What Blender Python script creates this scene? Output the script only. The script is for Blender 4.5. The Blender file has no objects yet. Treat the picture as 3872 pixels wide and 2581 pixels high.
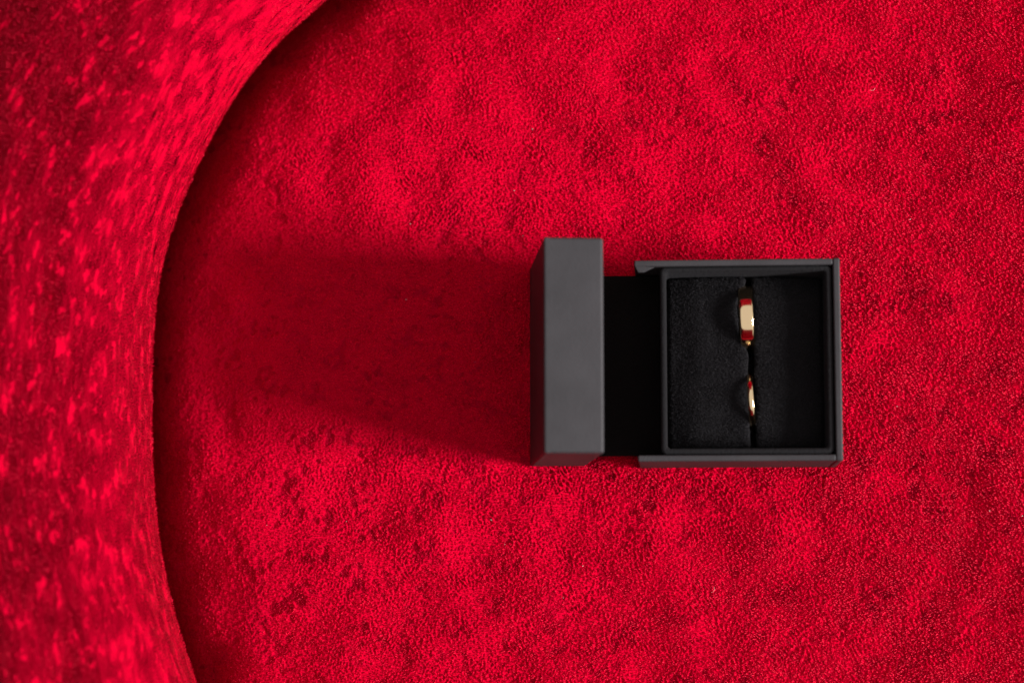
import bpy, bmesh, math
import numpy as np
from mathutils import Vector, Matrix

MM = 0.001
S = bpy.context.scene
COL = S.collection

# ------------------------------------------------------------------ camera
# x = right in the picture, y = up in the picture, z = up from the seat; origin under the ring box
FPX, CX, CY = 50 / 23.6 * 3872, 1936.0, 1290.5
nadir = Vector((2547 - CX, -(2270 - CY), -FPX)).normalized()     # where straight down falls in the frame
zc = -nadir
xc = (Vector((1, 0, 0)) - zc * zc.x).normalized()
yc = zc.cross(xc)
ROT = Matrix((xc, yc, zc))
CAM = Vector((-0.01724, -0.06206, 0.589))
cam_data = bpy.data.cameras.new('camera')
cam = bpy.data.objects.new('camera', cam_data)
COL.objects.link(cam)
cam.matrix_world = Matrix.Translation(CAM) @ ROT.to_4x4()
cam_data.sensor_width = 23.6
cam_data.lens = 50
cam_data.clip_start = 0.01
cam_data.clip_end = 50
cam_data.dof.use_dof = True
cam_data.dof.focus_distance = abs((ROT.transposed() @ (Vector((0.02, 0.01, 0.006)) - CAM)).z)
cam_data.dof.aperture_fstop = 4.2
S.camera = cam

# ------------------------------------------------------------------ light
world = bpy.data.worlds.new('World')
S.world = world
world.use_nodes = True
bg = world.node_tree.nodes['Background']
bg.inputs[0].default_value = (1.0, 0.94, 0.90, 1)
bg.inputs[1].default_value = 0.95

EL, AZ, DIST = math.radians(28), math.radians(-9), 3.0
ld = bpy.data.lights.new('window_light', 'AREA')
ld.shape = 'RECTANGLE'
ld.size, ld.size_y = 0.66, 0.60
ld.energy = 204
ld.color = (1.0, 0.97, 0.94)
lamp = bpy.data.objects.new('window_light', ld)
COL.objects.link(lamp)
ldir = Vector((math.cos(EL) * math.cos(AZ), math.cos(EL) * math.sin(AZ), math.sin(EL)))
lamp.location = ldir * DIST
lamp.rotation_euler = ldir.to_track_quat('Z', 'Y').to_euler()

S.view_settings.view_transform = 'Standard'
S.view_settings.look = 'None'
S.view_settings.exposure = 0
S.view_settings.gamma = 1
S.view_settings.use_curve_mapping = False
S.render.engine = 'CYCLES'
S.cycles_curves.shape = 'RIBBONS'
S.cycles.max_bounces = 8
S.cycles.diffuse_bounces = 5


def at(u, v, z):
    """pixel of the photograph at height z (mm) -> x, y in mm"""
    r = ROT @ Vector((u - CX, -(v - CY), -FPX))
    p = CAM + r * ((z * MM - CAM.z) / r.z)
    return p.x / MM, p.y / MM


# ------------------------------------------------------------------ noise tiles
NT, LT = 2048, 300.0          # pixels, mm


def band(lo, hi, seed, ang=None, ratio=1.0):
    """periodic band-passed noise with wavelengths lo..hi in mm, rms 1, optionally drawn out along ang"""
    rng = np.random.default_rng(seed)
    k = np.fft.fftfreq(NT, d=LT / NT)
    kx, ky = np.meshgrid(k, k)
    if ang is not None:
        c, s = math.cos(ang), math.sin(ang)
        a, b = kx * c + ky * s, -kx * s + ky * c
        kk = np.sqrt((a * ratio) ** 2 + b ** 2)
    else:
        kk = np.sqrt(kx ** 2 + ky ** 2)
    kk[0, 0] = 1e-9
    l0, l1 = math.log(1 / hi), math.log(1 / lo)
    lk = np.log(kk)
    m = np.exp(-((lk - (l0 + l1) / 2) / ((l1 - l0) / 2 + 0.05)) ** 2)
    f = np.fft.fft2(rng.standard_normal((NT, NT))) * m
    t = np.real(np.fft.ifft2(f))
    return ((t - t.mean()) / t.std()).astype(np.float32)


def samp(t, x, y):
    fx = (np.asarray(x) / LT * NT) % NT
    fy = (np.asarray(y) / LT * NT) % NT
    x0 = np.floor(fx).astype(int) % NT
    y0 = np.floor(fy).astype(int) % NT
    ax, ay = fx - np.floor(fx), fy - np.floor(fy)
    x1, y1 = (x0 + 1) % NT, (y0 + 1) % NT
    return (t[y0, x0] * (1 - ax) + t[y0, x1] * ax) * (1 - ay) + (t[y1, x0] * (1 - ax) + t[y1, x1] * ax) * ay


def sstep(a, b, x):
    t = np.clip((x - a) / (b - a), 0, 1)
    return t * t * (3 - 2 * t)


# ------------------------------------------------------------------ materials
def new_mat(name):
    m = bpy.data.materials.new(name)
    m.use_nodes = True
    nt = m.node_tree
    return m, nt, nt.nodes['Principled BSDF']


def setin(b, **kw):
    for k, v in kw.items():
        b.inputs[k.replace('_', ' ')].default_value = v


def velvet_material():
    m, nt, b = new_mat('red crushed velvet')
    N, L = nt.nodes, nt.links
    att = N.new('ShaderNodeAttribute'); att.attribute_name = 'nap'
    geo = N.new('ShaderNodeNewGeometry')
    add = N.new('ShaderNodeVectorMath'); add.operation = 'ADD'
    nrm = N.new('ShaderNodeVectorMath'); nrm.operation = 'NORMALIZE'
    L.new(geo.outputs['Normal'], add.inputs[0]); L.new(att.outputs['Vector'], add.inputs[1])
    L.new(add.outputs[0], nrm.inputs[0])
    tc = N.new('ShaderNodeTexCoord')
    nz = N.new('ShaderNodeTexNoise'); nz.inputs['Scale'].default_value = 2600; nz.inputs['Detail'].default_value = 2
    L.new(tc.outputs['Object'], nz.inputs['Vector'])
    bp = N.new('ShaderNodeBump'); bp.inputs['Strength'].default_value = 0.9; bp.inputs['Distance'].default_value = 0.0003
    L.new(nz.outputs['Fac'], bp.inputs['Height']); L.new(nrm.outputs[0], bp.inputs['Normal'])
    L.new(bp.outputs[0], b.inputs['Normal'])
    mt = N.new('ShaderNodeAttribute'); mt.attribute_name = 'matted_shade'
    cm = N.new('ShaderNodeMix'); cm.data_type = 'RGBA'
    cm.inputs[6].default_value = (0.47, 0.0007, 0.0200, 1); cm.inputs[7].default_value = (0.24, 0.0005, 0.016, 1)  # second colour: velvet with the shade of matted pile painted in
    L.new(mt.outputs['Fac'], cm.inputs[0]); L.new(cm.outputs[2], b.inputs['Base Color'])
    setin(b, Roughness=0.6, Specular_IOR_Level=0.0,
          Specular_Tint=(1, 0.16, 0.22, 1), Sheen_Weight=0.15, Sheen_Roughness=0.3, Sheen_Tint=(1.0, 0.10, 0.11, 1))
    return m


def paper_material():
    m, nt, b = new_mat('charcoal leatherette paper')
    N, L = nt.nodes, nt.links
    tc = N.new('ShaderNodeTexCoord')
    v = N.new('ShaderNodeTexNoise'); v.inputs['Scale'].default_value = 1500; v.inputs['Detail'].default_value = 3
    L.new(tc.outputs['Object'], v.inputs['Vector'])
    w = N.new('ShaderNodeTexNoise'); w.inputs['Scale'].default_value = 55; w.inputs['Detail'].default_value = 4
    L.new(tc.outputs['Object'], w.inputs['Vector'])
    mx = N.new('ShaderNodeMath'); mx.operation = 'MULTIPLY_ADD'; mx.inputs[1].default_value = 6.0
    L.new(w.outputs['Fac'], mx.inputs[0]); L.new(v.outputs['Fac'], mx.inputs[2])
    bp = N.new('ShaderNodeBump'); bp.inputs['Strength'].default_value = 0.6; bp.inputs['Distance'].default_value = 0.0001
    L.new(mx.outputs[0], bp.inputs['Height'])
    L.new(bp.outputs[0], b.inputs['Normal'])
    cr = N.new('ShaderNodeValToRGB')
    cr.color_ramp.elements[0].position = 0.3; cr.color_ramp.elements[0].color = (0.0275, 0.0266, 0.0300, 1)
    cr.color_ramp.elements[1].position = 0.7; cr.color_ramp.elements[1].color = (0.0400, 0.0388, 0.0435, 1)
    L.new(w.outputs['Fac'], cr.inputs[0]); L.new(cr.outputs[0], b.inputs['Base Color'])
    setin(b, Roughness=0.55, Specular_IOR_Level=0.2)
    return m


def felt_material(name, base, sheen):
    m, nt, b = new_mat(name)
    N, L = nt.nodes, nt.links
    tc = N.new('ShaderNodeTexCoord')
    v = N.new('ShaderNodeTexNoise'); v.inputs['Scale'].default_value = 1500; v.inputs['Detail'].default_value = 3
    L.new(tc.outputs['Object'], v.inputs['Vector'])
    bp = N.new('ShaderNodeBump'); bp.inputs['Strength'].default_value = 0.9; bp.inputs['Distance'].default_value = 0.0003
    L.new(v.outputs['Fac'], bp.inputs['Height']); L.new(bp.outputs[0], b.inputs['Normal'])
    setin(b, Base_Color=base, Roughness=0.95, Specular_IOR_Level=0.05, Sheen_Weight=sheen, Sheen_Roughness=0.5,
          Sheen_Tint=(0.9, 0.88, 1, 1))
    return m


def gold_material():
    m, nt, b = new_mat('polished yellow gold')
    N, L = nt.nodes, nt.links
    tc = N.new('ShaderNodeTexCoord')
    v = N.new('ShaderNodeTexNoise'); v.inputs['Scale'].default_value = 500; v.inputs['Detail'].default_value = 2
    L.new(tc.outputs['Object'], v.inputs['Vector'])
    bp = N.new('ShaderNodeBump'); bp.inputs['Strength'].default_value = 0.02; bp.inputs['Distance'].default_value = 0.0002
    L.new(v.outputs['Fac'], bp.inputs['Height']); L.new(bp.outputs[0], b.inputs['Normal'])
    setin(b, Base_Color=(0.68, 0.52, 0.32, 1), Metallic=1.0, Roughness=0.13)
    return m


VELVET = velvet_material()
PAPER = paper_material()
FELT = felt_material('black velour pad', (0.0095, 0.009, 0.0102, 1), 0.01)
LINING = felt_material('black velour lining', (0.0125, 0.0122, 0.0135, 1), 0.015)
BLACK = felt_material('black hinge cloth', (0.006, 0.0052, 0.0052, 1), 0.0)
GOLD = gold_material()
FUZZ = felt_material('black velour pile', (0.024, 0.0225, 0.0255, 1), 0.0)


# ------------------------------------------------------------------ helpers
def empty(name, loc=(0, 0, 0)):
    o = bpy.data.objects.new(name, None)
    o.location = loc
    o.empty_display_size = 0.01
    COL.objects.link(o)
    return o


def tag(o, label, cat, group=None):
    o['label'] = label
    o['category'] = cat
    if group:
        o['group'] = group


def link_mesh(name, me, mat, parent=None, smooth=True):
    me.materials.append(mat)
    if smooth:
        me.polygons.foreach_set('use_smooth', np.ones(len(me.polygons), dtype=bool))
    o = bpy.data.objects.new(name, me)
    COL.objects.link(o)
    if parent:
        o.parent = parent
    return o


def grid_mesh(name, X, Y, Z, nap=None, matted_shade=None):
    """regular grid of (ny, nx) points in metres"""
    ny, nx = X.shape
    co = np.stack([X, Y, Z], -1).reshape(-1, 3).astype(np.float32)
    i = np.arange((ny - 1) * (nx - 1))
    r, c = i // (nx - 1), i % (nx - 1)
    a = r * nx + c
    quads = np.stack([a, a + 1, a + nx + 1, a + nx], -1).astype(np.int32)
    me = bpy.data.meshes.new(name)
    me.vertices.add(len(co)); me.vertices.foreach_set('co', co.ravel())
    me.loops.add(quads.size); me.loops.foreach_set('vertex_index', quads.ravel())
    me.polygons.add(len(quads))
    me.polygons.foreach_set('loop_start', np.arange(0, quads.size, 4, dtype=np.int32))
    me.update(calc_edges=True)
    if matted_shade is not None:
        am = me.attributes.new('matted_shade', 'FLOAT', 'POINT')
        am.data.foreach_set('value', matted_shade.ravel().astype(np.float32))
    if nap is not None:
        at_ = me.attributes.new('nap', 'FLOAT_VECTOR', 'POINT')
        at_.data.foreach_set('vector', nap.reshape(-1, 3).astype(np.float32).ravel())
    return me


def box_bm(bm, x0, x1, y0, y1, z0, z1):
    vs = [bm.verts.new((x * MM, y * MM, z * MM)) for z in (z0, z1) for y in (y0, y1) for x in (x0, x1)]
    for f in ((0, 2, 3, 1), (4, 5, 7, 6), (0, 1, 5, 4), (2, 6, 7, 3), (0, 4, 6, 2), (1, 3, 7, 5)):
        bm.faces.new([vs[i] for i in f])


def bm_obj(name, bm, mat, parent=None, bevel=0.0, seg=3, smooth=True):
    bmesh.ops.recalc_face_normals(bm, faces=bm.faces)
    if bevel:
        bmesh.ops.bevel(bm, geom=list(bm.edges), offset=bevel * MM, segments=seg, profile=0.5, affect='EDGES', clamp_overlap=True)
    me = bpy.data.meshes.new(name)
    bm.to_mesh(me); bm.free()
    o = link_mesh(name, me, mat, parent, smooth)
    if smooth and bevel:
        md = o.modifiers.new('normals', 'WEIGHTED_NORMAL'); md.keep_sharp = True
    return o


def box_obj(name, dims, mat, parent=None, bevel=0.3, seg=3):
    bm = bmesh.new()
    box_bm(bm, *dims)
    return bm_obj(name, bm, mat, parent, bevel, seg)


# ------------------------------------------------------------------ the velvet chair
chair = empty('velvet_chair')
tag(chair, 'red crushed velvet chair seat with a curved padded backrest along its left side', 'chair')

# foot of the backrest as the photograph shows it, from top to bottom
SIL = [(1215, 0), (1000, 190), (850, 400), (740, 620), (660, 800), (600, 1000), (570, 1250), (565, 1600), (580, 1950), (620, 2200), (690, 2450), (735, 2581)]
pts = np.array([at(u, v, 12) for u, v in SIL])
ext_t = [(190, 150), (120, 152), (50, 152), (0, 149), (-40, 142), (-70, 131), (-94, 117)]
ext_b = [(-138, -101), (-126, -118), (-110, -131), (-88, -141), (-60, -147), (-20, -149), (40, -150), (110, -150), (190, -148)]
pts = np.vstack([ext_t, pts, ext_b])
tt = np.concatenate([[0], np.cumsum(np.hypot(*np.diff(pts, axis=0).T))])
ss = np.arange(0, tt[-1], 0.25)
path = np.stack([np.interp(ss, tt, pts[:, 0]), np.interp(ss, tt, pts[:, 1])], -1)
ker = np.hanning(161); ker /= ker.sum()
pad_ = np.vstack([2 * path[0] - path[80:0:-1], path, 2 * path[-1] - path[-2:-82:-1]])
path = np.stack([np.convolve(pad_[:, i], ker, 'valid') for i in (0, 1)], -1)
tan = np.gradient(path, axis=0)
tan /= np.hypot(tan[:, 0], tan[:, 1])[:, None]
nor = np.stack([-tan[:, 1], tan[:, 0]], -1)           # to the outside of the chair (left)
if nor[len(nor) // 2, 0] > 0:
    nor = -nor

# noise shared by seat and backrest
g_fine = band(0.6, 1.8, 1)
g_dia = band(0.6, 1.6, 2, math.radians(-58), 2.4)
g_dia2 = band(0.6, 1.6, 3, math.radians(72), 2.0)
g_mid = band(1.6, 3.4, 4)
g_tiny = band(0.42, 0.7, 14)
n_a = band(3, 8, 5); n_b = band(3, 9, 6)
n_c = band(9, 26, 7); n_d = band(9, 26, 8)
n_e = band(40, 120, 9); n_f = band(40, 120, 10)
n_w = band(18, 60, 11)
n_s = band(2.5, 13.0, 12, 0.3, 1.6)


def axis_coords(lo, hi, step, far, n):
    mid = np.arange(lo, hi + step, step)
    g = step * np.cumsum(1.14 ** np.arange(1, n + 1))
    g = g * (far / g[-1]) if g[-1] > far else g
    return np.concatenate([lo - g[::-1], mid, mid[-1] + g])


xs = np.concatenate([np.arange(-192, 84, 0.23)])
gx = 0.23 * np.cumsum(1.12 ** np.arange(1, 50))
xs = np.concatenate([xs, xs[-1] + gx[gx < 220]])
ys = np.arange(-88, 112, 0.23)
ys = np.concatenate([ys[0] - gx[gx < 160][::-1], ys, ys[-1] + gx[gx < 160]])
X, Y = np.meshgrid(xs, ys)
o_ = np.argsort(path[:, 1])
o_ = o_[(path[o_, 0] < 0)]
xb = np.interp(ys, path[o_, 1], np.minimum(path[o_, 0], 30))
slope = np.gradient(xb, ys)
dist = (X - xb[:, None]) / np.sqrt(1 + slope[:, None] ** 2)      # distance from the foot of the backrest

Z = 0.8 * samp(n_w, X, Y) * 0.45
Z += 0.0015 * np.clip(X - 32, 0, 70) ** 2                           # seat rises gently towards its front
edge = np.clip(46 - dist, 0, None)
Z -= 0.0046 * edge ** 2                                            # seat rolls down into the crease
Z -= 0.03 * np.clip(8 - dist, 0, 24) ** 2
# the box and lid press the padding a little
press = np.exp(-(np.clip(np.abs(X) - 27, 0, None) ** 2 + np.clip(np.abs(Y) - 27, 0, None) ** 2) / 60.0)
press = np.maximum(press, np.exp(-(np.clip(np.abs(X + 48) - 8, 0, None) ** 2 + np.clip(np.abs(Y - 1.4) - 28, 0, None) ** 2) / 40.0))
Z = Z * (1 - press) - 0.15 * press
smooth_zone = sstep(-95, -135, X) * 0.55                           # brushed flatter towards the crease
crush = sstep(0.70, 1.45, 0.12 * sstep(-70, -115, X) + 0.55 * samp(n_a, X, Y) + 0.75 * samp(n_c, X + 31, Y + 12) + 0.35 * samp(n_b, X + 11, Y + 70) + 0.34 * samp(g_mid, X, Y) + 0.10 * samp(g_fine, X, Y))      # flattened, darker clumps
matted_shade = 0.75 * sstep(0.35, 2.1, 0.12 * sstep(-70, -115, X) + 0.55 * samp(n_a, X, Y) + 0.75 * samp(n_c, X + 31, Y + 12) + 0.35 * samp(n_b, X + 11, Y + 70) + 0.40 * samp(g_mid, X, Y) + 0.3 * samp(g_fine, X, Y))  # light trapped in matted pile, painted as darker base colour
worn_shade = 0.22 + 0.85 * np.exp(-((X + 100) / 42) ** 2 - ((Y + 2) / 40) ** 2) + 0.45 * np.exp(-((X + 85) / 40) ** 2 - ((Y + 62) / 26) ** 2) + 0.35 * np.clip(samp(n_e, X + 120, Y + 40), 0, 1.5)
worn_shade = np.clip(worn_shade, 0, 1)                                          # where the nap is most disturbed and its painted shade deepest
crush = crush * (0.35 + 0.65 * worn_shade)
matted_shade = matted_shade * worn_shade * 0.58
raised = sstep(0.6, 1.5, 0.7 * samp(n_b, X + 70, Y) + 0.7 * samp(n_c, X + 90, Y + 55) + 0.2 * samp(g_mid, X + 8, Y))     # pile standing towards the window
wdia = sstep(-0.8, 0.9, samp(n_c, X + 40, Y + 17) + 0.012 * (X + 10))
grain = 0.5 * samp(g_fine, X, Y) + wdia * samp(g_dia, X, Y) + (1 - wdia) * 0.55 * samp(g_dia2, X, Y) + 0.35 * samp(g_tiny, X, Y)
amp = (0.155 + 0.055 * np.clip(samp(n_d, X + 9, Y), -1, 1.5)) * (1 - smooth_zone)
Z += amp * grain + 0.05 * samp(g_mid, X, Y) - 0.36 * crush

nap = np.zeros(X.shape + (3,), np.float32)
ta = np.tanh(1.4 * samp(n_a, X + 3, Y + 5)); tb = np.tanh(1.4 * samp(n_b, X, Y))
nap[..., 0] = 0.11 * ta + 0.11 * np.tanh(samp(n_c, X, Y)) + 0.04 * samp(n_e, X, Y) + 0.02 - 0.0040 * (X + 30) + 0.0016 * Y + 0.26 * (np.exp(-((X + 62) / 50) ** 2 - ((Y - 44) / 24) ** 2) + np.exp(-((X + 60) / 45) ** 2 - ((Y + 44) / 20) ** 2)) + 0.09 * samp(n_w, X + 50, Y + 20) - 0.70 * crush + 0.42 * raised
nap[..., 1] = 0.10 * tb + 0.12 * np.tanh(samp(n_d, X, Y)) + 0.08 * samp(n_f, X, Y)
seat = link_mesh('seat_cushion', grid_mesh('seat_cushion', X * MM, Y * MM, Z * MM, nap, matted_shade), VELVET, chair)



def fibre_material():
    m, nt, b = new_mat('red velvet pile')
    N, L = nt.nodes, nt.links
    hi = N.new('ShaderNodeHairInfo')
    cr = N.new('ShaderNodeValToRGB')
    cr.color_ramp.elements[0].color = (0.38, 0.0004, 0.019, 1)
    cr.color_ramp.elements[1].color = (0.86, 0.0070, 0.046, 1)
    mt = N.new('ShaderNodeAttribute'); mt.attribute_name = 'matted_shade'
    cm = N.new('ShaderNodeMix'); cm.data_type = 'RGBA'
    cm.inputs[7].default_value = (0.24, 0.0005, 0.016, 1)  # same painted pile shade for the fibres
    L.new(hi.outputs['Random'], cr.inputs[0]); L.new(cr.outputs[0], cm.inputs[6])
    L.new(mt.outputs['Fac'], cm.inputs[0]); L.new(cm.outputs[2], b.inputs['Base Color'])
    setin(b, Roughness=0.42, Specular_IOR_Level=0.42, Specular_Tint=(1, 0.24, 0.28, 1))
    return m


FIBRE = fibre_material()


def fibres(name, P0, P1, P2, radius, parent, mat, matted_shade=None):
    n = len(P0)
    cu = bpy.data.hair_curves.new(name)
    cu.add_curves([3] * n)
    pos = np.stack([P0, P1, P2], 1).astype(np.float32) * MM
    cu.position_data.foreach_set('vector', pos.ravel())
    ra = cu.attributes.get('radius') or cu.attributes.new('radius', 'FLOAT', 'POINT')
    r = np.stack([radius, radius * 0.9, radius * 0.45], 1).astype(np.float32) * MM
    ra.data.foreach_set('value', r.ravel())
    if matted_shade is not None:
        ma = cu.attributes.new('matted_shade', 'FLOAT', 'CURVE')
        ma.data.foreach_set('value', matted_shade.astype(np.float32))
    cu.materials.append(mat)
    o = bpy.data.objects.new(name, cu)
    COL.objects.link(o)
    o.parent = parent
    o['kind'] = 'stuff'
    return o


def grad(t, x, y, h=0.15):
    return ((samp(t, x + h, y) - samp(t, x - h, y)) / (2 * h), (samp(t, x, y + h) - samp(t, x, y - h)) / (2 * h))


rng = np.random.default_rng(77)
fs = 0.47
fx, fy = np.meshgrid(np.arange(-166, 84, fs), np.arange(-88, 111, fs))
fx = (fx + rng.uniform(-0.5, 0.5, fx.shape) * fs).ravel(); fy = (fy + rng.uniform(-0.5, 0.5, fy.shape) * fs).ravel()
fd = (fx - np.interp(fy, ys, xb)) / np.sqrt(1 + np.interp(fy, ys, slope) ** 2)
keep = (fd > -9.0)
keep &= ~((np.abs(fx) < 26.2) & (np.abs(fy) < 26.1)) & ~((fx > -55.8) & (fx < -41.5) & (fy > -25.6) & (fy < 28.4))
fx, fy = fx[keep], fy[keep]
ix = np.clip(np.searchsorted(xs, fx) - 1, 0, len(xs) - 2); iy = np.clip(np.searchsorted(ys, fy) - 1, 0, len(ys) - 2)
keep = rng.uniform(0, 1, len(fx)) > 0.6 * crush[iy, ix]                      # thinner pile where it is crushed
fx, fy = fx[keep], fy[keep]
ix = np.clip(np.searchsorted(xs, fx) - 1, 0, len(xs) - 2); iy = np.clip(np.searchsorted(ys, fy) - 1, 0, len(ys) - 2)
ux, uy = (fx - xs[ix]) / (xs[ix + 1] - xs[ix]), (fy - ys[iy]) / (ys[iy + 1] - ys[iy])
fz = (Z[iy, ix] * (1 - ux) + Z[iy, ix + 1] * ux) * (1 - uy) + (Z[iy + 1, ix] * (1 - ux) + Z[iy + 1, ix + 1] * ux) * uy
w_ = wdia[iy, ix]
gx1, gy1 = grad(g_dia, fx, fy); gx2, gy2 = grad(g_dia2, fx, fy); gx3, gy3 = grad(g_fine, fx, fy)
tuft = 0.10
lx = tuft * (w_ * gx1 + (1 - w_) * 0.6 * gx2 + 0.5 * gx3) + 0.9 * nap[iy, ix, 0] + rng.normal(0, 0.14, len(fx))
ly = tuft * (w_ * gy1 + (1 - w_) * 0.6 * gy2 + 0.5 * gy3) + 0.9 * nap[iy, ix, 1] + rng.normal(0, 0.14, len(fx))
ln = np.hypot(lx, ly); sc_ = np.where(ln > 0.8, 0.8 / np.maximum(ln, 1e-6), 1.0); lx *= sc_; ly *= sc_
hl = 0.65 * rng.uniform(0.75, 1.2, len(fx)) * (1 - 0.5 * smooth_zone[iy, ix])
up_ = np.sqrt(np.clip(1 - lx ** 2 - ly ** 2, 0.1, 1))
P0 = np.stack([fx, fy, fz - 0.08], -1)
P1 = P0 + np.stack([lx * 0.35, ly * 0.35, up_ * 0.6], -1) * hl[:, None]
P2 = P0 + np.stack([lx * 1.1, ly * 1.1, up_], -1) * hl[:, None]
fibres('velvet_pile', P0, P1, P2, rng.uniform(0.07, 0.125, len(fx)), seat, FIBRE, matted_shade[iy, ix])

# specks of lint caught on the pile
LINT = felt_material('pale lint', (0.55, 0.42, 0.40, 1), 0.0)
nl = 34
lxy = np.stack([rng.uniform(-140, 78, nl), rng.uniform(-82, 100, nl)], -1)
lxy = lxy[lxy[:, 0] > np.interp(lxy[:, 1], ys, xb) + 18]
lxy = lxy[~((lxy[:, 0] > -58) & (lxy[:, 0] < 28) & (np.abs(lxy[:, 1]) < 31))]
la = rng.uniform(0, 6.28, len(lxy)); lle = rng.uniform(0.12, 0.5, len(lxy)); lle[:2] = 1.8
L0 = np.concatenate([lxy, np.full((len(lxy), 1), 0.75)], -1)
L0[:, 2] -= 0.0046 * np.clip(46 - (L0[:, 0] - np.interp(L0[:, 1], ys, xb)), 0, None) ** 2 - 0.0015 * np.clip(L0[:, 0] - 32, 0, 70) ** 2
dL = np.stack([np.cos(la), np.sin(la), rng.uniform(-0.1, 0.3, len(la))], -1) * lle[:, None]
bow = np.stack([-np.sin(la), np.cos(la), 0.2 * np.ones(len(la))], -1) * lle[:, None] * 0.25
fibres('lint', L0, L0 + dL * 0.5 + bow, L0 + dL, np.where(lle > 1, 0.03, rng.uniform(0.05, 0.12, len(la))), seat, LINT)

# padded backrest: a roll swept along the foot curve
RR, HV, ZC, EX = 47.0, 46.0, 22.0, 2.6
step = 2
pp, nn = path[::step], nor[::step]
off = RR * (1 - math.cos(math.radians(14)))
th = np.radians(np.concatenate([np.arange(-75, -24, 1.5), np.arange(-24, 125, 0.36), np.arange(125, 160, 2.0)]))
sarc = (ss[:len(path)][::step])
TH, SS = np.meshgrid(th, sarc)
U = TH * 78
swell = 1 + (0.03 * samp(n_e, SS * 0.6, U) + 0.012 * samp(n_w, SS, U)) * sstep(0.1, 0.8, TH)
gr = 0.8 * samp(g_dia2, SS, U) + 0.5 * samp(g_fine, SS, U)
rad = RR * swell + 0.03 * gr + 0.03 * samp(g_mid, SS * 0.5, U) + 0.05 * samp(n_a, SS * 0.6, U)
cs, sn = np.cos(TH), np.sin(TH)
k3 = (np.abs(cs) ** EX + np.clip(sn, 0, None) ** EX) ** (-1 / EX)                  # squarish upper half: rounded edge, flatter top
k3 = np.where(TH > 0, k3, 1.0)
d_out = RR - off - rad * cs * k3
BZ = ZC + rad * sn * k3 * np.where(TH > 0, HV / RR, 1.0)
tall = 1.0 - 0.10 * np.maximum(sstep(-70, 10, pp[:, 0]), 0)[:, None]              # arms are lower than the back
up = np.clip(TH - 2.18, 0, None)                                                   # the upper back rises behind the roll
k0 = (abs(math.cos(2.18)) ** EX + math.sin(2.18) ** EX) ** (-1 / EX)
d_out = np.where(TH > 2.18, RR - off - RR * math.cos(2.18) * k0 + 60 * up, d_out)
BZ = np.where(TH > 2.18, ZC + HV * math.sin(2.18) * k0 + 460 * up * tall, BZ)
BX = pp[:, 0][:, None] + nn[:, 0][:, None] * d_out
BY = pp[:, 1][:, None] + nn[:, 1][:, None] * d_out
bn = np.zeros(BX.shape + (3,), np.float32)
flat = sstep(1.25, 2.0, samp(n_s, SS, U) + 0.5 * samp(n_c, SS, U) + 0.45 * samp(g_mid, SS, U) + 0.35 * samp(g_fine, SS, U))             # crushed spots where the pile lies towards the room
lean = 0.95 * (1 - flat) * (0.15 + 0.85 * sstep(-40, -90, pp[:, 0]))[:, None] * (0.38 + 0.62 * sstep(0.25, 1.0, TH)) + 0.85 * sstep(1.05, 1.9, TH)
bn[..., 0] = nn[:, 0][:, None] * lean + 0.14 * np.tanh(1.3 * samp(n_a, SS * 0.5, U * 0.8)) + 0.10 * samp(n_c, SS, U)
bn[..., 1] = nn[:, 1][:, None] * lean + 0.14 * np.tanh(1.3 * samp(n_b, SS * 0.5, U * 0.8)) + 0.12 * samp(n_d, SS, U)
side = (1 - sstep(0.25, 1.0, TH)) * (1 - 0.85 * flat) * (1.15 + 0.35 * np.tanh(samp(n_c, SS, U * 1.5)) + 0.2 * np.tanh(samp(n_a, SS * 0.6, U * 1.5)))   # brushed sideways round the edge
side = side * sstep(-55, -95, pp[:, 0])[:, None] * (1 - 0.62 * np.clip(np.abs(tan[::step, 0]) / 0.65, 0, 1))[:, None]
bn[..., 0] -= 0.42 * side
bn[..., 1] += 0.85 * side
bn[..., 2] = 0.18 * side + 0.15 * lean + 0.06 * samp(n_b, U, SS)
me = grid_mesh('backrest', BX * MM, BY * MM, BZ * MM, bn)
back = link_mesh('backrest', me, VELVET, chair)
# pile of the backrest, brushed upwards except in the crushed spots
sel_t = (th > -0.6) & (th < 2.18)
ds, dt = np.gradient(np.stack([BX, BY, BZ], -1), axis=(0, 1))
eu = ds / np.linalg.norm(ds, axis=-1, keepdims=True)
ev = dt / np.linalg.norm(dt, axis=-1, keepdims=True)
en = np.cross(ev, eu)
if en[len(pp) // 2, int(np.argmin(np.abs(th))), 0] < 0:
    en = -en
nb = 110000
inframe = np.where((pp[:, 1] < 132) & (pp[:, 1] > -112) & (pp[:, 0] < -60))[0]
ri = rng.uniform(inframe[0], inframe[-1], nb); rj = rng.uniform(np.argmax(sel_t), len(th) - 1 - np.argmax(sel_t[::-1]), nb)
i0, j0 = ri.astype(int), np.minimum(rj.astype(int), len(th) - 2)
fi, fj = (ri - i0)[:, None], (rj - j0)[:, None]
G = np.stack([BX, BY, BZ], -1)
i1 = np.minimum(i0 + 1, len(pp) - 1)
Q0 = (G[i0, j0] * (1 - fi) + G[i1, j0] * fi) * (1 - fj) + (G[i0, j0 + 1] * (1 - fi) + G[i1, j0 + 1] * fi) * fj
fl = flat[i0, j0]
s_, u_ = SS[i0, j0], U[i0, j0]
lv = 0.72 * (1 - fl) - 0.35 * fl + 0.30 * np.tanh(samp(n_a, s_ * 0.7, u_ * 1.1)) + rng.normal(0, 0.12, nb)
lu = 0.35 * np.tanh(samp(n_b, s_ * 0.7, u_ * 1.1)) + 0.2 * samp(n_d, s_, u_) + rng.normal(0, 0.12, nb)
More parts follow.
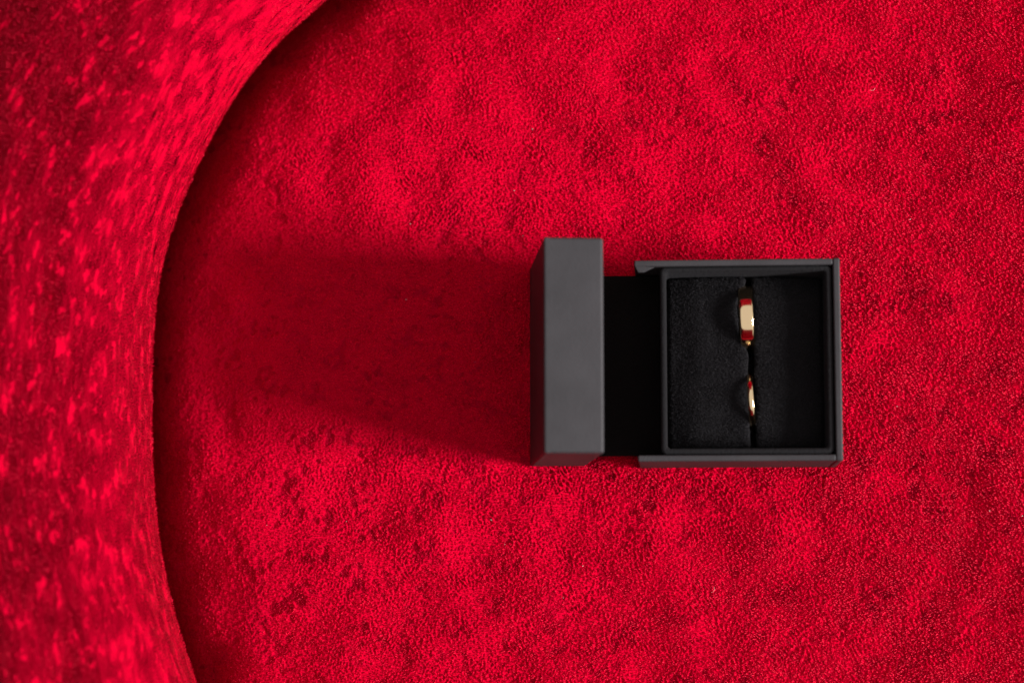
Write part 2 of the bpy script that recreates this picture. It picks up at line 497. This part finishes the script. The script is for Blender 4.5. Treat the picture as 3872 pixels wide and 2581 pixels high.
ll = np.hypot(lv, lu); k_ = np.where(ll > 0.85, 0.85 / np.maximum(ll, 1e-6), 1); lv *= k_; lu *= k_
up_ = np.sqrt(np.clip(1 - lv ** 2 - lu ** 2, 0.1, 1))
hb = 0.7 * rng.uniform(0.75, 1.2, nb)
dv = (ev[i0, j0] * lv[:, None] + eu[i0, j0] * lu[:, None])
dn = en[i0, j0] * up_[:, None]
Q0 = Q0 - en[i0, j0] * 0.08
Q1 = Q0 + (0.35 * dv + 0.6 * dn) * hb[:, None]
Q2 = Q0 + (1.1 * dv + dn) * hb[:, None]
fibres('velvet_pile', Q0, Q1, Q2, rng.uniform(0.022, 0.042, nb), back, FIBRE)

# upholstered deck under the seat cushion and the backrest
box_obj('seat_deck', (-420, 330, -330, 330, -48, -30), VELVET, chair, 3.0)

# ------------------------------------------------------------------ the ring box
box = empty('ring_box')
tag(box, 'open black leatherette ring box with its lid standing upright on the red velvet', 'ring box')

base = box_obj('base', (-26.3, 26.3, -26.3, 26.1, -0.6, 1.4), PAPER, box, 0.3)
box_obj('front_wall', (24.7, 26.5, -26.45, 26.2, 0.9, 28), PAPER, base, 0.45)
box_obj('side_wall', (-26.8, 24.67, 24.45, 26.15, 0.9, 28), PAPER, base, 0.45)
box_obj('side_wall', (-26.15, 24.67, -26.4, -24.75, 0.9, 28), PAPER, base, 0.45)
box_obj('back_wall', (-26.0, -24.6, -24.7, 24.4, 0.9, 11.6), PAPER, base, 0.3)
# turned-in paper at the back end of the far wall
bm = bmesh.new()
for zz in (27.3, 27.95):
    for x, y in ((-26.6, 24.7), (-25.7, 22.95), (-24.2, 23.0), (-21.4, 24.3)):
        bm.verts.new((x * MM, y * MM, (zz - (0.3 if y < 23.5 else 0)) * MM))
bm.verts.ensure_lookup_table()
v = bm.verts
bm.faces.new([v[i] for i in (3, 2, 1, 0)]); bm.faces.new([v[i] for i in (4, 5, 6, 7)])
for i in range(4):
    j = (i + 1) % 4
    bm.faces.new([v[i], v[j], v[j + 4], v[i + 4]])
bm_obj('paper_fold', bm, PAPER, base, 0.15, 2)

# velour lining frame standing inside the walls (rounded rectangular collar)
def rrect(x0, x1, y0, y1, r, n=6):
    out = []
    for cx, cy, a0 in ((x1 - r, y1 - r, 0), (x0 + r, y1 - r, 90), (x0 + r, y0 + r, 180), (x1 - r, y0 + r, 270)):
        for i in range(n + 1):
            a = math.radians(a0 + 90 * i / n)
            out.append((cx + r * math.cos(a), cy + r * math.sin(a)))
    return out


def ring_profile(outer, inner, prof):
    """loft between an inner and an outer outline; prof = list of (t, z), t 0 outer .. 1 inner"""
    bm = bmesh.new()
    n = len(outer)
    rows = []
    for t, z in prof:
        rows.append([bm.verts.new(((o[0] * (1 - t) + i[0] * t) * MM, (o[1] * (1 - t) + i[1] * t) * MM, z * MM)) for o, i in zip(outer, inner)])
    for a, b in zip(rows, rows[1:]):
        for k in range(n):
            l = (k + 1) % n
            bm.faces.new([a[k], a[l], b[l], b[k]])
    return bm


bm = ring_profile(rrect(-20.1, 24.4, -24.5, 24.35, 1.2), rrect(-18.45, 22.75, -23.0, 23.0, 0.9),
                  [(0, 1.6), (0, 26.4), (0.06, 26.9), (0.2, 27.2), (0.5, 27.3), (0.8, 27.2), (0.94, 26.9), (1, 26.4), (1, 1.6)])
bmesh.ops.recalc_face_normals(bm, faces=bm.faces)
me = bpy.data.meshes.new('lining_frame'); bm.to_mesh(me); bm.free()
link_mesh('lining_frame', me, LINING, box)

# two foam pads with the ring slot between them
def slot_edge(y, side):
    """x of the slot edge; the rings push the pads apart"""
    r1 = np.exp(-(((y - 11.9) / 7.6) ** 6))
    r2 = np.exp(-(((y + 9.8) / 6.7) ** 6))
    top = sstep(18, 23, y)
    if side < 0:
        return 2.95 - 2.2 * r1 + 0.05 * r2 - 0.02 * (y + 10) + 0.2 * top
    return 4.45 + 0.15 * r1 - 0.1 * r2 + 0.02 * (4 - y)


def pad(name, side):
    ny, nx = 150, 110
    yy = np.linspace(-22.9, 22.9, ny)
    e = slot_edge(yy, side) + 0.09 * samp(n_a, yy * 0.8 + 40 * side, yy * 0 + 9) + 0.05 * samp(g_mid, yy + 17, yy * 0 + 5 * side)
    far = -18.35 if side < 0 else 22.65
    w = np.linspace(0, 1, nx)
    dx = (w ** 1.6) * (far - e[:, None])                   # distance from the slot
    XX = e[:, None] + dx
    YY = np.repeat(yy[:, None], nx, 1)
    dl = np.abs(dx)
    df = np.abs(far - XX)
    dy = 22.9 - np.abs(YY)
    top = 20.6
    ZZ = np.full(XX.shape, top)
    ZZ -= 1.1 * (1 - np.sqrt(np.clip(1 - (1 - np.clip(dl / 1.5, 0, 1)) ** 2, 0, 1)))
    ZZ -= 2.2 * (1 - sstep(0, 9, df)) + 1.6 * (1 - sstep(0, 1.2, df))
    ZZ -= 1.2 * (1 - sstep(0, 7, dy)) + 1.6 * (1 - sstep(0, 1.0, dy))
    ZZ += 0.16 * samp(n_c, XX + 60, YY) + 0.012 * samp(g_mid, XX, YY)
    # wall of the slot: extra columns going straight down
    XS = np.repeat(e[:, None], 4, 1) - side * np.array([[0.25, 0.2, 0.1, 0.0]]) * 0
    ZS = np.concatenate([np.full((ny, 1), 4.0), np.full((ny, 1), 10.0), np.full((ny, 1), 15.0), ZZ[:, :1] - 0.6], 1)
    XX = np.concatenate([XS, XX], 1); YY = np.concatenate([YY[:, :4], YY], 1); ZZ = np.concatenate([ZS, ZZ], 1)
    me = grid_mesh(name, XX * MM, YY * MM, ZZ * MM)
    if side < 0:
        me.flip_normals()
    o = link_mesh(name, me, FELT, box)
    n = 26000
    yy_ = rng.uniform(0, ny - 1.01, n); xx_ = 4 + (nx - 1.01) * rng.uniform(0, 1, n) ** 0.62
    a, b = yy_.astype(int), xx_.astype(int)
    P = np.stack([XX[a, b] + (xx_ - b) * (XX[a, b + 1] - XX[a, b]), YY[a, b] + (yy_ - a) * (YY[a + 1, b] - YY[a, b]), ZZ[a, b] + (xx_ - b) * (ZZ[a, b + 1] - ZZ[a, b])], -1)
    d = np.stack([rng.normal(0, 0.45, n), rng.normal(0, 0.45, n), np.ones(n)], -1) * rng.uniform(0.25, 0.5, (n, 1))
    fibres('velour_pile', P - [0, 0, 0.05], P + d * [0.3, 0.3, 0.6], P + d, rng.uniform(0.03, 0.06, n), o, FUZZ)
    return o


pad('ring_pad', -1)
pad('ring_pad', 1)

# hinge flap joining base and lid
box_obj('hinge_flap', (-40.5, -20.3, -24.0, 24.2, 12.4, 14.0), BLACK, box, 0.35)

# lid, standing on its back edge and leaning a little towards the box
LEAN = math.radians(7.5)
T, H, Y0, Y1, WT = 15.0, 53.2, -25.75, 28.55, 1.7
lid = box_obj('lid', (0, WT, Y0, Y1, 0, H), PAPER, box, 0.55, 4)
lid.location = (-55.9 * MM, 0, -0.4 * MM)
lid.rotation_euler = (0, LEAN, 0)
box_obj('lid_front_wall', (0.02, T, Y0 + 0.02, Y1 - 0.02, H - WT, H + 0.02), PAPER, lid, 0.8, 4)
box_obj('lid_back_wall', (WT - 0.3, T - 0.3, Y0 + 0.3, Y1 - 0.3, 0.1, WT), PAPER, lid, 0.4)
box_obj('lid_side_wall', (0.1, T - 0.05, Y1 - WT, Y1 - 0.04, 0.3, H - 0.5), PAPER, lid, 0.4)
box_obj('lid_side_wall', (0.03, T - 0.05, Y0 + 0.03, Y0 + WT, 0.02, H - 0.2), PAPER, lid, 0.5)
box_obj('lid_lining', (WT + 0.05, WT + 2.5, Y0 + WT + 0.1, Y1 - WT - 0.1, WT + 0.1, H - WT - 0.1), LINING, lid, 0.8)


# ------------------------------------------------------------------ rings
def ring(name, R, rin, width, dome, loc, yaw, tilt, label):
    """band with a domed outside, axis along x"""
    prof = []
    hw = width / 2
    n = 14
    for i in range(n + 1):                                # outside, rounded
        t = -1 + 2 * i / n
        e = (1 - abs(t) ** dome) ** (1 / dome)
        prof.append((t * hw, rin + (R - rin) * (0.35 + 0.65 * e)))
    for i in range(7):                                    # comfort-fit inside
        t = 1 - 2 * i / 6
        prof.append((t * hw * 0.93, rin + 0.12 * t * t))
    bm = bmesh.new()
    m = 120
    rows = []
    for k in range(m):
        a = 2 * math.pi * k / m
        rows.append([bm.verts.new((x * MM, r * math.cos(a) * MM, r * math.sin(a) * MM)) for x, r in prof])
    for k in range(m):
        a, b = rows[k], rows[(k + 1) % m]
        for j in range(len(prof)):
            l = (j + 1) % len(prof)
            bm.faces.new([a[j], a[l], b[l], b[j]])
    bmesh.ops.recalc_face_normals(bm, faces=bm.faces)
    me = bpy.data.meshes.new(name); bm.to_mesh(me); bm.free()
    o = link_mesh(name, me, GOLD)
    o.location = [c * MM for c in loc]
    o.rotation_euler = (0, math.radians(tilt), math.radians(yaw))
    tag(o, label, 'ring', 'wedding rings in the box')
    return o


ring('gold_ring', 9.0, 7.7, 4.0, 3.7, (2.65, 11.9, 16.0), 2.0, -2.0, 'wide polished gold wedding band in the upper slot of the ring box')
ring('gold_ring', 7.7, 6.7, 1.8, 2.0, (3.65, -9.9, 16.3), 3.0, -3.0, 'thin polished gold wedding band in the lower slot of the ring box')
